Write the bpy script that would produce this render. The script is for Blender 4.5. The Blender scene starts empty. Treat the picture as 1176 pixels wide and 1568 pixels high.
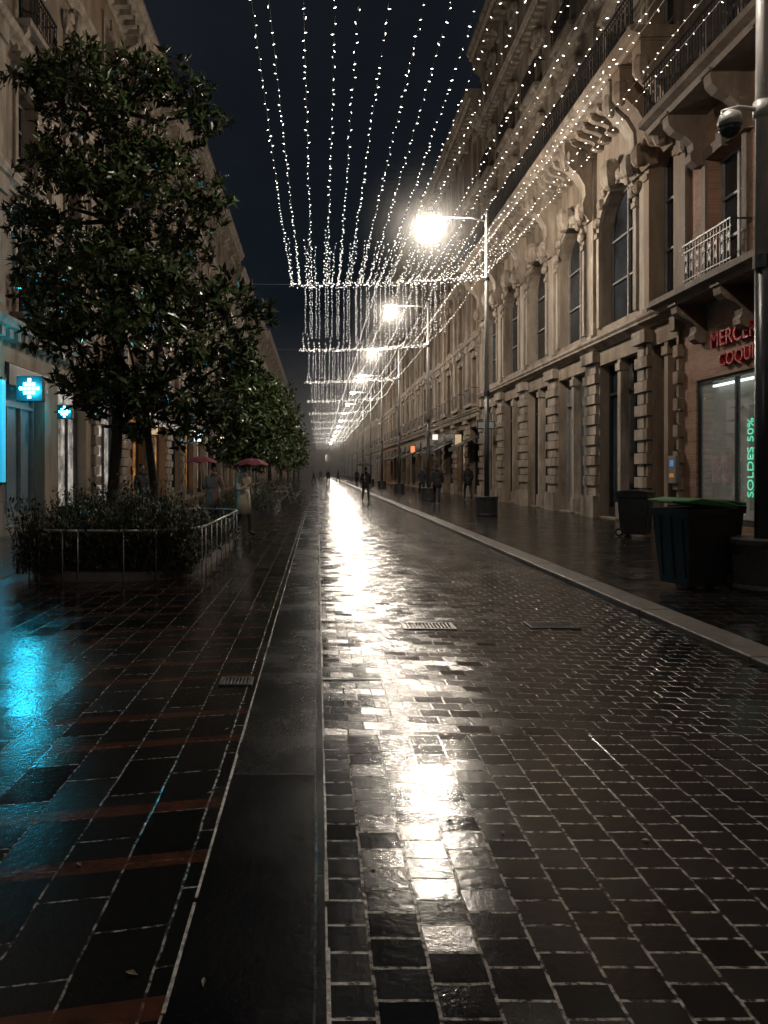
import bpy,bmesh,math,random
from mathutils import Vector,Matrix
random.seed(7)
R=random.random
def U(a,b): return a+(b-a)*R()
scene=bpy.context.scene
col=scene.collection
scene.view_settings.view_transform='Standard'
scene.view_settings.look='None'
scene.view_settings.exposure=0
# ------------------------------------------------------------ materials
def newmat(name):
    m=bpy.data.materials.new(name); m.use_nodes=True
    nt=m.node_tree
    return m,nt,nt.nodes['Principled BSDF']
def L(nt,a,b): nt.links.new(a,b)
def noise_node(nt,vec,scale,detail=4,rough=.6):
    n=nt.nodes.new('ShaderNodeTexNoise'); n.inputs['Scale'].default_value=scale
    n.inputs['Detail'].default_value=detail; n.inputs['Roughness'].default_value=rough
    L(nt,vec,n.inputs['Vector']); return n
def ramp(nt,fac,stops):
    r=nt.nodes.new('ShaderNodeValToRGB'); L(nt,fac,r.inputs['Fac'])
    e=r.color_ramp.elements
    while len(e)<len(stops): e.new(.5)
    for i,(p,c) in enumerate(stops):
        e[i].position=p; e[i].color=c if len(c)==4 else (*c,1)
    return r
def maprange(nt,v,a,b,c,d):
    m=nt.nodes.new('ShaderNodeMapRange'); L(nt,v,m.inputs[0])
    for i,x in enumerate((a,b,c,d)): m.inputs[i+1].default_value=x
    return m.outputs[0]
def mathn(nt,op,a,b=None):
    m=nt.nodes.new('ShaderNodeMath'); m.operation=op
    for i,x in enumerate((a,b)):
        if x is None: continue
        if isinstance(x,(int,float)): m.inputs[i].default_value=x
        else: L(nt,x,m.inputs[i])
    return m.outputs[0]
def mixc(nt,f,a,b,mode='MIX'):
    m=nt.nodes.new('ShaderNodeMix'); m.data_type='RGBA'; m.blend_type=mode
    if isinstance(f,(int,float)): m.inputs[0].default_value=f
    else: L(nt,f,m.inputs[0])
    for i,x in ((6,a),(7,b)):
        if isinstance(x,tuple): m.inputs[i].default_value=(*x[:3],1)
        else: L(nt,x,m.inputs[i])
    return m.outputs[2]
def mat_noisy(name,c1,c2,rough=.7,scale=3,bump=.2,bscale=40,metal=0,spec=.5,streak=False):
    m,nt,b=newmat(name)
    tc=nt.nodes.new('ShaderNodeTexCoord'); v=tc.outputs['Object']
    if streak:
        mp=nt.nodes.new('ShaderNodeMapping'); mp.inputs['Scale'].default_value=(1,1,.25); L(nt,v,mp.inputs[0]); vv=mp.outputs[0]
    else: vv=v
    n=noise_node(nt,vv,scale,6,.65)
    r=ramp(nt,n.outputs['Fac'],[(.3,c1),(.7,c2)])
    L(nt,r.outputs[0],b.inputs['Base Color'])
    b.inputs['Roughness'].default_value=rough; b.inputs['Metallic'].default_value=metal
    b.inputs['Specular IOR Level'].default_value=spec
    if bump:
        n2=noise_node(nt,v,bscale,3); bp=nt.nodes.new('ShaderNodeBump'); bp.inputs['Strength'].default_value=bump
        bp.inputs['Distance'].default_value=.02
        L(nt,n2.outputs['Fac'],bp.inputs['Height']); L(nt,bp.outputs[0],b.inputs['Normal'])
    return m
def mat_emit(name,c,s,sample=True):
    m,nt,b=newmat(name); b.inputs['Base Color'].default_value=(*c,1)
    b.inputs['Emission Color'].default_value=(*c,1); b.inputs['Emission Strength'].default_value=s
    if not sample: m.cycles.emission_sampling='NONE'
    return m
def mat_brick(name,c1,c2,mortar,bw=.3,rh=.075):
    m,nt,b=newmat(name)
    tc=nt.nodes.new('ShaderNodeTexCoord')
    sx=nt.nodes.new('ShaderNodeSeparateXYZ'); L(nt,tc.outputs['Object'],sx.inputs[0])
    cb=nt.nodes.new('ShaderNodeCombineXYZ'); L(nt,sx.outputs[1],cb.inputs[0]); L(nt,sx.outputs[2],cb.inputs[1])
    br=nt.nodes.new('ShaderNodeTexBrick'); L(nt,cb.outputs[0],br.inputs['Vector'])
    br.inputs['Scale'].default_value=1; br.inputs['Brick Width'].default_value=bw; br.inputs['Row Height'].default_value=rh
    br.inputs['Mortar Size'].default_value=.006
    br.inputs['Color1'].default_value=(*c1,1); br.inputs['Color2'].default_value=(*c2,1); br.inputs['Mortar'].default_value=(*mortar,1)
    n=noise_node(nt,tc.outputs['Object'],1.3,6)
    o=mixc(nt,.6,br.outputs['Color'],ramp(nt,n.outputs['Fac'],[(.3,(.35,.33,.32)),(.7,(1,1,1))]).outputs[0],'MULTIPLY')
    L(nt,o,b.inputs['Base Color']); b.inputs['Roughness'].default_value=.75
    bp=nt.nodes.new('ShaderNodeBump'); bp.inputs['Strength'].default_value=.4; bp.inputs['Distance'].default_value=.01; bp.invert=True
    L(nt,br.outputs['Fac'],bp.inputs['Height']); L(nt,bp.outputs[0],b.inputs['Normal'])
    return m
def mat_paver(name,c1,c2,mortar,bw,rh,ms,along=True,rmin=.14,rmax=.4,tilt=(.05,.05),strips=False,grain=.25,skew=0.0,puddle=.5,spec=.5,off=.5,glint_lo=.42,mid=1.2):
    m,nt,b=newmat(name)
    tc=nt.nodes.new('ShaderNodeTexCoord'); P=tc.outputs['Object']
    sx=nt.nodes.new('ShaderNodeSeparateXYZ'); L(nt,P,sx.inputs[0])
    X,Y=sx.outputs[0],sx.outputs[1]
    Ys=mathn(nt,'SUBTRACT',Y,mathn(nt,'MULTIPLY',X,skew))
    cb=nt.nodes.new('ShaderNodeCombineXYZ')
    if along: L(nt,Ys,cb.inputs[0]); L(nt,X,cb.inputs[1])
    else: L(nt,X,cb.inputs[0]); L(nt,Ys,cb.inputs[1])
    wn=noise_node(nt,P,5,3); wob=nt.nodes.new('ShaderNodeVectorMath'); wob.operation='MULTIPLY_ADD'
    L(nt,wn.outputs['Color'],wob.inputs[0]); wob.inputs[1].default_value=(.018,.018,0); L(nt,cb.outputs[0],wob.inputs[2])
    br=nt.nodes.new('ShaderNodeTexBrick'); L(nt,wob.outputs[0],br.inputs['Vector']); br.offset=off
    br.inputs['Scale'].default_value=1; br.inputs['Brick Width'].default_value=bw; br.inputs['Row Height'].default_value=rh
    br.inputs['Mortar Size'].default_value=ms; br.inputs['Mortar Smooth'].default_value=.3
    br.inputs['Color1'].default_value=(0,0,0,1); br.inputs['Color2'].default_value=(1,1,1,1); br.inputs['Mortar'].default_value=(.5,.5,.5,1)
    rnd=br.outputs['Color']; fac=br.outputs['Fac']
    base=mixc(nt,rnd,c1,c2)
    n1=noise_node(nt,P,1.1,5); n2=noise_node(nt,P,110,3,.7); n3=noise_node(nt,P,7,5); n4=noise_node(nt,P,26,4,.6)
    base=mixc(nt,.8,base,ramp(nt,n2.outputs['Fac'],[(.3,(.35,.35,.35)),(.72,(1.0,1.0,1.0))]).outputs[0],'MULTIPLY')
    if strips:
        t=mathn(nt,'MODULO',mathn(nt,'ADD',Ys,133.0),1.33)
        a=mathn(nt,'COMPARE',t,.42); a.node.inputs[2].default_value=.05
        c=mathn(nt,'COMPARE',t,.90); c.node.inputs[2].default_value=.05
        s=mathn(nt,'MAXIMUM',a,c)
        rc=ramp(nt,n3.outputs['Fac'],[(.3,(.035,.016,.012)),(.7,(.11,.040,.026))]).outputs[0]
        base=mixc(nt,s,base,rc)
        fac=mathn(nt,'MULTIPLY',fac,mathn(nt,'SUBTRACT',1.0,mathn(nt,'MULTIPLY',s,.7)))
    glint_break=maprange(nt,n4.outputs['Fac'],glint_lo,glint_lo+.14,.05,1)
    fm=mathn(nt,'MULTIPLY',fac,glint_break)
    base=mixc(nt,fm,base,mortar)  # pale joint colour paints in light glinting off the wet joints, in broken runs
    L(nt,base,b.inputs['Base Color'])
    ro=maprange(nt,n1.outputs['Fac'],.35,.65,rmin,rmax)
    ro=mathn(nt,'ADD',ro,maprange(nt,n2.outputs['Fac'],.3,.7,-.03,.06))
    ro=mathn(nt,'ADD',ro,maprange(nt,rnd,0,1,-.03,.06))
    ro=mathn(nt,'MAXIMUM',ro,.05)
    L(nt,ro,b.inputs['Roughness'])
    b.inputs['Specular IOR Level'].default_value=spec
    bp=nt.nodes.new('ShaderNodeBump'); bp.inputs['Strength'].default_value=grain; bp.inputs['Distance'].default_value=.004
    h=mathn(nt,'ADD',mathn(nt,'MULTIPLY',n2.outputs['Fac'],.35),mathn(nt,'MULTIPLY',fac,-4.5))
    h=mathn(nt,'ADD',h,mathn(nt,'MULTIPLY',n3.outputs['Fac'],puddle))
    h=mathn(nt,'ADD',h,mathn(nt,'MULTIPLY',n4.outputs['Fac'],mid))
    L(nt,h,bp.inputs['Height'])
    tv=nt.nodes.new('ShaderNodeVectorMath'); tv.operation='MULTIPLY_ADD'
    wn2=nt.nodes.new('ShaderNodeTexWhiteNoise'); wn2.noise_dimensions='1D'; L(nt,rnd,wn2.inputs['W'])
    sb=nt.nodes.new('ShaderNodeVectorMath'); sb.operation='SUBTRACT'; L(nt,wn2.outputs['Color'],sb.inputs[0]); sb.inputs[1].default_value=(.5,.5,.5)
    L(nt,sb.outputs[0],tv.inputs[0]); tv.inputs[1].default_value=(tilt[0],tilt[1],0); L(nt,bp.outputs[0],tv.inputs[2])
    nn=nt.nodes.new('ShaderNodeVectorMath'); nn.operation='NORMALIZE'; L(nt,tv.outputs[0],nn.inputs[0])
    L(nt,nn.outputs[0],b.inputs['Normal'])
    return m
def mat_glass_dark(name='window_glass',c=(.010,.012,.015)):
    m,nt,b=newmat(name); b.inputs['Roughness'].default_value=.06
    tc=nt.nodes.new('ShaderNodeTexCoord'); n=noise_node(nt,tc.outputs['Object'],.8,2)
    r=ramp(nt,n.outputs['Fac'],[(.35,c),(.7,tuple(x*4 for x in c))]); L(nt,r.outputs[0],b.inputs['Base Color'])
    return m
def mat_shop(name,c,s):
    m,nt,b=newmat(name)
    tc=nt.nodes.new('ShaderNodeTexCoord')
    mp=nt.nodes.new('ShaderNodeMapping'); mp.inputs['Scale'].default_value=(1,1.6,.8); L(nt,tc.outputs['Object'],mp.inputs[0])
    vo=nt.nodes.new('ShaderNodeTexVoronoi'); vo.inputs['Scale'].default_value=2.2; vo.distance='CHEBYCHEV'; L(nt,mp.outputs[0],vo.inputs['Vector'])
    bwv=nt.nodes.new('ShaderNodeRGBToBW'); L(nt,vo.outputs['Color'],bwv.inputs[0])
    n=noise_node(nt,tc.outputs['Object'],2.5,4)
    k=ramp(nt,bwv.outputs[0],[(.2,(.25,.25,.25)),(.8,(1,1,1))]).outputs[0]
    cc=mixc(nt,.85,ramp(nt,n.outputs['Fac'],[(.3,tuple(x*.15 for x in c)),(.7,c)]).outputs[0],k,'MULTIPLY')
    L(nt,cc,b.inputs['Emission Color']); b.inputs['Emission Strength'].default_value=s
    b.inputs['Base Color'].default_value=(.03,.03,.03,1); b.inputs['Roughness'].default_value=.1
    return m
M={}
M['stone']=mat_noisy('pale_limestone',(.12,.092,.068),(.37,.30,.235),.75,1.6,.5,25,streak=True)
M['stone2']=mat_noisy('warm_limestone',(.12,.082,.056),(.31,.23,.16),.75,1.4,.5,25,streak=True)
M['stone3']=mat_noisy('grey_limestone',(.12,.11,.10),(.28,.255,.235),.8,1.2,.4,25,streak=True)
M['trim']=mat_noisy('carved_stone_trim',(.13,.105,.08),(.46,.39,.32),.7,2.6,.7,16,streak=True)
M['trimdark']=mat_noisy('weathered_brown_trim',(.085,.06,.045),(.22,.165,.125),.7,2.2,.6,16,streak=True)
M['brick']=mat_brick('toulouse_brick',(.27,.13,.08),(.36,.195,.12),(.30,.25,.20))
M['iron']=mat_noisy('wrought_iron',(.012,.012,.014),(.03,.03,.032),.45,6,.1,60)
M['glass']=mat_glass_dark()
M['frame']=mat_noisy('painted_window_frame',(.16,.15,.14),(.26,.25,.24),.5,5,.05)
M['darkframe']=mat_noisy('dark_shopfront_metal',(.015,.016,.018),(.035,.035,.038),.35,5,.05)
M['shopwarm']=mat_shop('lit_display_warm',(1,.66,.38),.6)
M['shopwhite']=mat_shop('lit_display_white',(1,.9,.78),.7)
M['shoporange']=mat_shop('lit_display_orange',(1,.42,.12),.6)
M['slate']=mat_noisy('slate_roof',(.03,.032,.038),(.06,.062,.07),.5,4,.3)
M['shutter']=mat_noisy('grey_shutter_paint',(.12,.125,.13),(.2,.205,.21),.6,3,.1)
M['panelgrey']=mat_noisy('grey_shutter_panel',(.14,.17,.19),(.2,.23,.25),.5,3,.1)
# ------------------------------------------------------------ mesh helpers
class Acc:
    def __init__(s,mp=None): s.v=[];s.f=[];s.mp=mp or (lambda a,b,c:(a,b,c))
    def add(s,vs,fs):
        o=len(s.v); s.v+= [s.mp(*p) for p in vs]; s.f+=[tuple(i+o for i in f) for f in fs]
    def box(s,a0,a1,b0,b1,c0,c1):
        vs=[(x,y,z) for z in (c0,c1) for y in (b0,b1) for x in (a0,a1)]
        s.add(vs,[(0,2,3,1),(4,5,7,6),(0,1,5,4),(2,6,7,3),(0,4,6,2),(1,3,7,5)])
    def prof(s,poly,u0,u1):
        n=len(poly); vs=[(u0,w,z) for w,z in poly]+[(u1,w,z) for w,z in poly]
        s.add(vs,[tuple(range(n)),tuple(range(2*n-1,n-1,-1))]+[(i,i+n,(i+1)%n+n,(i+1)%n) for i in range(n)])
    def face(s,poly,w0,w1):
        n=len(poly); vs=[(u,w0,z) for u,z in poly]+[(u,w1,z) for u,z in poly]
        s.add(vs,[tuple(range(n)),tuple(range(2*n-1,n-1,-1))]+[(i,i+n,(i+1)%n+n,(i+1)%n) for i in range(n)])
    def tube(s,pts,rad,n=6):
        pts=[Vector(p) for p in pts]; rs=rad if isinstance(rad,(list,tuple)) else [rad]*len(pts)
        vs=[];fs=[]
        for i,p in enumerate(pts):
            d=(pts[min(i+1,len(pts)-1)]-pts[max(i-1,0)])
            d=d.normalized() if d.length>1e-9 else Vector((0,0,1))
            a=d.cross(Vector((0,0,1)) if abs(d.z)<.9 else Vector((1,0,0))).normalized(); b=d.cross(a)
            for k in range(n):
                t=2*math.pi*k/n; vs.append(tuple(p+(a*math.cos(t)+b*math.sin(t))*rs[i]))
        for i in range(len(pts)-1):
            for k in range(n):
                fs.append((i*n+k,i*n+(k+1)%n,(i+1)*n+(k+1)%n,(i+1)*n+k))
        fs.append(tuple(range(n-1,-1,-1))); fs.append(tuple(range((len(pts)-1)*n,len(pts)*n)))
        s.add(vs,fs)
    def lathe(s,prof,c=(0,0,0),n=20,sx=1,sy=1):
        vs=[];fs=[]
        for r,z in prof:
            for k in range(n):
                t=2*math.pi*k/n; vs.append((c[0]+r*sx*math.cos(t),c[1]+r*sy*math.sin(t),c[2]+z))
        for i in range(len(prof)-1):
            for k in range(n): fs.append((i*n+k,i*n+(k+1)%n,(i+1)*n+(k+1)%n,(i+1)*n+k))
        fs.append(tuple(range(n-1,-1,-1))); fs.append(tuple(range((len(prof)-1)*n,len(prof)*n)))
        s.add(vs,fs)
    def obj(s,name,mat,parent=None,smooth=False,bevel=0,recalc=True):
        me=bpy.data.meshes.new(name); me.from_pydata(s.v,[],s.f)
        if recalc:
            bm=bmesh.new(); bm.from_mesh(me); bmesh.ops.recalc_face_normals(bm,faces=bm.faces); bm.to_mesh(me); bm.free()
        if smooth: me.polygons.foreach_set('use_smooth',[True]*len(me.polygons))
        o=bpy.data.objects.new(name,me); col.objects.link(o)
        if mat: me.materials.append(mat)
        if parent: o.parent=parent
        if bevel:
            b=o.modifiers.new('bevel','BEVEL'); b.width=bevel; b.segments=2; b.limit_method='ANGLE'
        return o
def empty(name,loc=(0,0,0),rz=0):
    e=bpy.data.objects.new(name,None); col.objects.link(e); e.location=loc; e.rotation_euler=(0,0,rz); e.empty_display_size=.3
    return e
# ------------------------------------------------------------ ground
def sheet(name,x0,x1,y0,y1,z,mat):
    a=Acc(); a.add([(x0,y0,z),(x1,y0,z),(x1,y1,z),(x0,y1,z)],[(0,1,2,3)])
    return a.obj(name,mat,recalc=False)
YE=330
m_base=mat_noisy('wet_asphalt_ground',(.02,.02,.022),(.05,.05,.05),.4,2,.3,60)
sheet('ground',-700,700,-300,1200,-.03,m_base)
m_left=mat_paver('wet_slab_paving',(.009,.010,.012),(.020,.020,.023),(.42,.41,.39),.44,.25,.005,True,.07,.16,(.02,.05),True,.25,.2,glint_lo=.46,mid=1.6)
m_mid=mat_paver('wet_dark_asphalt_band',(.007,.007,.009),(.013,.013,.015),(.05,.05,.05),1.9,.9,.005,True,.16,.26,(.0,.0),False,.4,spec=.28,mid=.9)
m_st1=mat_paver('wet_setts_lengthwise',(.007,.007,.009),(.018,.017,.018),(.50,.48,.44),.145,.178,.0065,True,.06,.15,(.02,.06),False,.25,mid=1.5)
m_st2=mat_paver('wet_setts_crosswise',(.007,.007,.009),(.018,.017,.018),(.28,.265,.24),.19,.14,.007,False,.08,.18,(.035,.15),False,.35,-.1,mid=1.8)
m_side=mat_paver('wet_sidewalk_slabs',(.009,.009,.011),(.024,.023,.022),(.16,.15,.14),.4,.22,.006,False,.09,.2,(.04,.09),False,.3,0)
m_kerb=mat_noisy('kerb_granite',(.11,.105,.10),(.26,.25,.235),.28,7,.35,80)
sheet('pavement',-8.2,-.44,-12,YE,0,m_left)
sheet('road_centre_band',-.44,.03,-12,YE,0,m_mid)
sheet('road',.03,3.5,-12,4.35,0,m_st1)
sheet('road',.03,3.5,4.35,YE,0,m_st2)
sheet('sidewalk',3.85,9.6,-12,YE,.05,m_side)
m_joint=mat_noisy('wet_joint_painted_glint',(.10,.10,.09),(.8,.77,.72),.2,22,.8,60)  # pale tone stands in for lamplight reflected along the wet joints
a=Acc()
for x0,w in ((-.449,.012),(.026,.012)):
    y=-12
    while y<90:
        l=U(.1,.6); a.box(x0+U(-.002,.002),x0+w*U(.4,1.1),y,y+l,-.01,.003); y+=l+(U(.0,.05) if R()<.6 else .0)
a.obj('paving_joint_strips',m_joint)
a=Acc()
y=-12
while y<200:
    l=.95+R()*.1
    a.box(3.5+U(-.004,.004),3.85,y,y+l-.008,-.02,.05+U(0,.006)); y+=l
a.obj('kerb',m_kerb,bevel=.012)
m_grate=mat_noisy('cast_iron_grate',(.12,.12,.12),(.3,.3,.29),.3,9,.2,60,metal=.6)
def grate(x,y,w,l,bars,name='drain_grate'):
    a=Acc(); z=.006
    a.box(-w/2,w/2,-l/2,-l/2+.02,0,z+.004); a.box(-w/2,w/2,l/2-.02,l/2,0,z+.004)
    a.box(-w/2,-w/2+.02,-l/2+.02,l/2-.02,0,z+.004); a.box(w/2-.02,w/2,-l/2+.02,l/2-.02,0,z+.004)
    for i in range(bars):
        xx=-w/2+.03+(w-.06)*i/(bars-1); a.box(xx-.006,xx+.006,-l/2+.02,l/2-.02,0,z+.002)
    o=a.obj(name,m_grate); o.location=(x,y,.001); return o
grate(1.1,7.4,.52,.3,14); grate(2.35,7.45,.5,.3,14); grate(-.6,5.45,.24,.2,8)
a=Acc()
for x0,x1,y0,y1 in ((-.02,.42,5.5,5.512),(.408,.42,5.02,5.5)): a.box(x0,x1,y0,y1,0,.005)
a.obj('manhole_frame',m_grate).location=(.06,0,.001)
# ------------------------------------------------------------ buildings
def railing(A,u0,u1,w,z0,h=.95,step=.13,fancy=True):
    A.box(u0,u1,w-.025,w+.025,z0+h-.04,z0+h); A.box(u0,u1,w-.015,w+.015,z0+.08,z0+.11)
    A.box(u0,u1,w-.012,w+.012,z0+h-.2,z0+h-.175)
    u=u0+.05
    k=0
    while u<u1:
        A.box(u-.01,u+.01,w-.01,w+.01,z0+.02,z0+h-.04)
        if fancy and k%2==0 and u+step<u1:
            A.face([(u+.02,z0+.3),(u+step/2,z0+.24),(u+step-.02,z0+.3),(u+step/2,z0+.5)],w-.006,w+.006)
            A.face([(u+.02,z0+.6),(u+step/2,z0+.52),(u+step-.02,z0+.6),(u+step/2,z0+.7)],w-.006,w+.006)
        u+=step; k+=1
def console(T,u,z,h,p,wd=.3):
    pts=[(0,z),(p,z),(p,z-.08*h),(p*.97,z-.2*h),(p*.82,z-.32*h),(p*.55,z-.42*h),(p*.36,z-.55*h),(p*.34,z-.68*h),(p*.42,z-.78*h),(p*.40,z-.9*h),(p*.22,z-h),(0,z-h*.98)]
    T.prof([(w-.002,zz) for w,zz in pts],u-wd/2,u+wd/2)
    T.box(u-wd/2-.04,u+wd/2+.04,0,p+.05,z-.002,z+.07)
def cornice(T,u0,u1,z,p,h,dent=True,dstep=.45):
    T.prof([(0,z),(p*.25,z),(p*.35,z+h*.2),(p*.5,z+h*.3),(p*.85,z+h*.45),(p*.85,z+h*.6),(p,z+h*.8),(p,z+h),(0,z+h)],u0,u1)
    if dent:
        u=u0+dstep/2
        while u<u1-.1:
            T.box(u-dstep*.22,u+dstep*.22,.001,p*.72,z+h*.02-.12,z+h*.29); u+=dstep
def archpts(u0,u1,zs,n=10,k=1.0):
    c=(u0+u1)/2; r=(u1-u0)/2
    return [(c-r*math.cos(math.pi*i/n),zs+r*k*math.sin(math.pi*i/n)) for i in range(n+1)]
def boss(T,u,w,z,r,sw=.5,sz=1.0):
    vs=[];fs=[];n=8;m=5
    for i in range(m+1):
        ph=math.pi*i/m
        for k in range(n):
            t=2*math.pi*k/n; q=1+.22*math.sin(3*t+u*7)*math.sin(2*ph+u)
            vs.append((u+r*q*math.sin(ph)*math.cos(t),w+r*sw*math.sin(ph)*math.sin(t),z+r*sz*math.cos(ph)))
    for i in range(m):
        for k in range(n): fs.append((i*n+k,i*n+(k+1)%n,(i+1)*n+(k+1)%n,(i+1)*n+k))
    T.add(vs,fs)
def building(name,side,Xf,u0,u1,nb,storeys,wallmat,shops=None,near=True,top=None,wallmats=None,trimmat=None):
    e=empty(name)
    mp=(lambda u,w,z:(Xf-w,u,z)) if side>0 else (lambda u,w,z:(-Xf+w,u,z))
    acc={k:Acc(mp) for k in ('wall','wall2','trim','glass','frame','iron','shutter','dark','warm','white','orange','roof','grey')}
    W,T,G,F,I,S,D=[acc[k] for k in ('wall','trim','glass','frame','iron','shutter','dark')]
    bw=(u1-u0)/nb
    rs=.13 if near else .3
    for si,s in enumerate(storeys):
        z0,z1=s['z0'],s['z1']; zs=z0+s.get('sill',.0); zt=s['top']; ww=min(s['ww'],bw*.72); arch=s.get('arch',False)
        Wl=acc['wall2'] if s.get('w2') else W
        for b in range(nb):
            ua=u0+b*bw; ub=ua+bw; uc=(ua+ub)/2; oa=uc-ww/2; ob=uc+ww/2
            Wl.box(ua,oa,-.45,0,z0,z1); Wl.box(ob,ub,-.45,0,z0,z1)
            if zs>z0+.01: Wl.box(oa,ob,-.45,0,z0,zs)
            kk=s.get('ak',1.0)
            if arch:
                ap=archpts(oa,ob,zt-ww/2*kk,12,kk)
                for i in range(12):
                    (a0,b0),(a1,b1)=ap[i],ap[i+1]
                    Wl.face([(a0,b0),(a1,b1),(a1,z1),(a0,z1)],-.45,0)
                c=uc; r=ww/2
                for i in range(12):
                    (a0,b0),(a1,b1)=ap[i],ap[i+1]; zc=zt-r*kk; q=1+.2/r
                    o0=(c+(a0-c)*q,zc+(b0-zc)*q); o1=(c+(a1-c)*q,zc+(b1-zc)*q)
                    T.face([(a0,b0),(a1,b1),o1,o0],.001,.11 if i not in(5,6) else .2)
                T.box(oa-.2,oa-.002,.001,.11,zs,zt-r*kk); T.box(ob+.002,ob+.2,.001,.11,zs,zt-r*kk)
                T.box(oa-.26,oa-.0,.0015,.17,zt-r*kk-.14,zt-r*kk+.02); T.box(ob,ob+.26,.0015,.17,zt-r*kk-.14,zt-r*kk+.02)
            else: Wl.box(oa,ob,-.45,0,zt,z1)
            if s['kind']=='win':
                closed=R()<s.get('shut',.12)
                if closed:
                    for k in range(int((zt-zs)/.09)):
                        z=zs+.03+k*.09; S.prof([(-.22,z),(-.17,z),(-.2,z+.075),(-.25,z+.075)],oa+.03,ob-.03)
                    G.box(oa-.01,ob+.01,-.44,-.42,zs,zt)
                else:
                    G.box(oa,ob,-.40,-.38,zs,zt)
                    F.box(oa,oa+.07,-.37,-.3,zs,zt); F.box(ob-.07,ob,-.37,-.3,zs,zt)
                    F.box(uc-.04,uc+.04,-.369,-.29,zs,zt)
                    nz=3 if zt-zs>2 else 2
                    for k in range(nz+1):
                        z=zs+(zt-zs-.06)*k/nz; F.box(oa+.07,uc-.04,-.368,-.31,z,z+.06); F.box(uc+.04,ob-.07,-.368,-.31,z,z+.06)
                if not arch:
                    T.box(oa-.18,oa-.002,.001,.07,zs,zt+.002); T.box(ob+.002,ob+.18,.001,.07,zs,zt+.002)
                    T.box(oa-.2,ob+.2,.001,.09,zt+.004,zt+.26)
                    T.box(uc-.13,uc+.13,.002,.16,zt-.04,zt+.34)
                ped=s.get('ped')
                if ped=='tri':
                    T.box(oa-.3,ob+.3,.001,.28,zt+.42,zt+.52)
                    T.face([(oa-.3,zt+.523),(ob+.3,zt+.523),(uc,zt+1.0)],.001,.2)
                    console(T,oa-.12,zt+.41,.45,.2,.14); console(T,ob+.12,zt+.41,.45,.2,.14)
                elif ped=='seg':
                    T.box(oa-.3,ob+.3,.001,.28,zt+.42,zt+.52)
                    T.face([(oa-.28,zt+.523)]+[(uc-(ww/2+.28)*math.cos(math.pi*i/8),zt+.53+.4*math.sin(math.pi*i/8)) for i in range(9)][1:8]+[(ob+.28,zt+.523)],.001,.22)
                    console(T,oa-.12,zt+.41,.45,.2,.14); console(T,ob+.12,zt+.41,.45,.2,.14)
                    boss(T,uc,.2,zt+.75,.2)
                elif ped=='orn':
                    boss(T,uc,.12,zt+.55,.32,.6,1.1); boss(T,uc-.42,.08,zt+.42,.24,.5,.7); boss(T,uc+.42,.08,zt+.42,.24,.5,.7)
                    boss(T,oa-.2,.08,zt+.1,.2,.6,1.5); boss(T,ob+.2,.08,zt+.1,.2,.6,1.5)
                if s.get('bal')=='small' :
                    T.box(oa-.35,ob+.35,.001,.5,zs-.16,zs-.0); console(T,oa-.15,zs-.163,.6,.4,.2); console(T,ob+.15,zs-.163,.6,.4,.2)
                    railing(I,oa-.3,ob+.3,.45,zs,.95,rs,near); I.box(oa-.3,oa-.28,0.02,.42,zs+.9,zs+.94); I.box(ob+.28,ob+.3,0.02,.42,zs+.9,zs+.94)
                elif s.get('bal')=='none' and zs>z0+.2:
                    T.box(oa-.22,ob+.22,.001,.14,zs-.12,zs)
            else:
                kind=shops[b] if shops else 'dark'
                if kind=='open': pass
                else:
                    P={'dark':G,'warm':acc['warm'],'white':acc['white'],'orange':acc['orange'],'grey':acc['grey']}[kind]
                    P.box(oa,ob,-.42,-.40,zs,zt)
                    fr=D if kind!='grey' else F
                    fr.box(oa,oa+.08,-.39,-.3,zs,zt); fr.box(ob-.08,ob,-.39,-.3,zs,zt)
                    fr.box(oa+.08,ob-.08,-.389,-.3,zt-.1,zt); fr.box(oa+.08,ob-.08,-.389,-.3,zt-1.0,zt-.92); fr.box(oa+.08,ob-.08,-.389,-.28,zs,zs+.3)
                    nm=max(1,int(ww/1.1))
                    for k in range(1,nm+1):
                        u=oa+ww*k/(nm+1); fr.box(u-.03,u+.03,-.388,-.3,zs+.3,zt-1.0)
                    if s.get('fascia',True) and R()<.75: D.box(oa+.02,ob-.02,.02,.1,zt-.55,zt-.05)
                    if s.get('fascia',True) and not near and R()<.45:
                        D.prof([(.02,zt-.6),(1.3,zt-1.25),(1.3,zt-1.45),(1.27,zt-1.45),(1.27,zt-1.27),(.02,zt-.66)],oa-.1,ob+.1)
                if s.get('post'):
                    T.box(uc-.11,uc+.11,-.28,-.02,zs,zt-.0); T.box(uc-.17,uc+.17,-.3,.03,zt-.35,zt-.12); T.box(uc-.17,uc+.17,-.3,.03,zs,zs+.5)
        if s.get('rust'):
            for b in range(nb+1):
                uc=u0+b*bw; pw=(bw-ww)-.06; a0=max(u0,uc-pw/2); a1=min(u1,uc+pw/2)
                z=z0; k=0
                T.box(a0-.02 if a0>u0 else a0,a1+.02 if a1<u1 else a1,.001,.22,z,z+.75); z+=.76
                while z<z1-.75:
                    ins=0 if k%2 else .07
                    T.box(a0+ins,a1-ins,.001,.16 if k%2 else .1,z,z+.30); z+=.335; k+=1
                T.box(a0-.03 if a0>u0 else a0,a1+.03 if a1<u1 else a1,.001,.24,z,z1-.22)
        if s.get('pil'):
            for b in range(nb+1):
                uc=u0+b*bw; a0=max(u0,uc-.3); a1=min(u1,uc+.3)
                T.box(a0,a1,.0012,.12,z0+.02,z1-.02); T.box(a0-.0,a1+.0,.12,.2,z1-.5,z1-.1); T.box(a0,a1,.12,.18,z0+.02,z0+.35)
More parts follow.
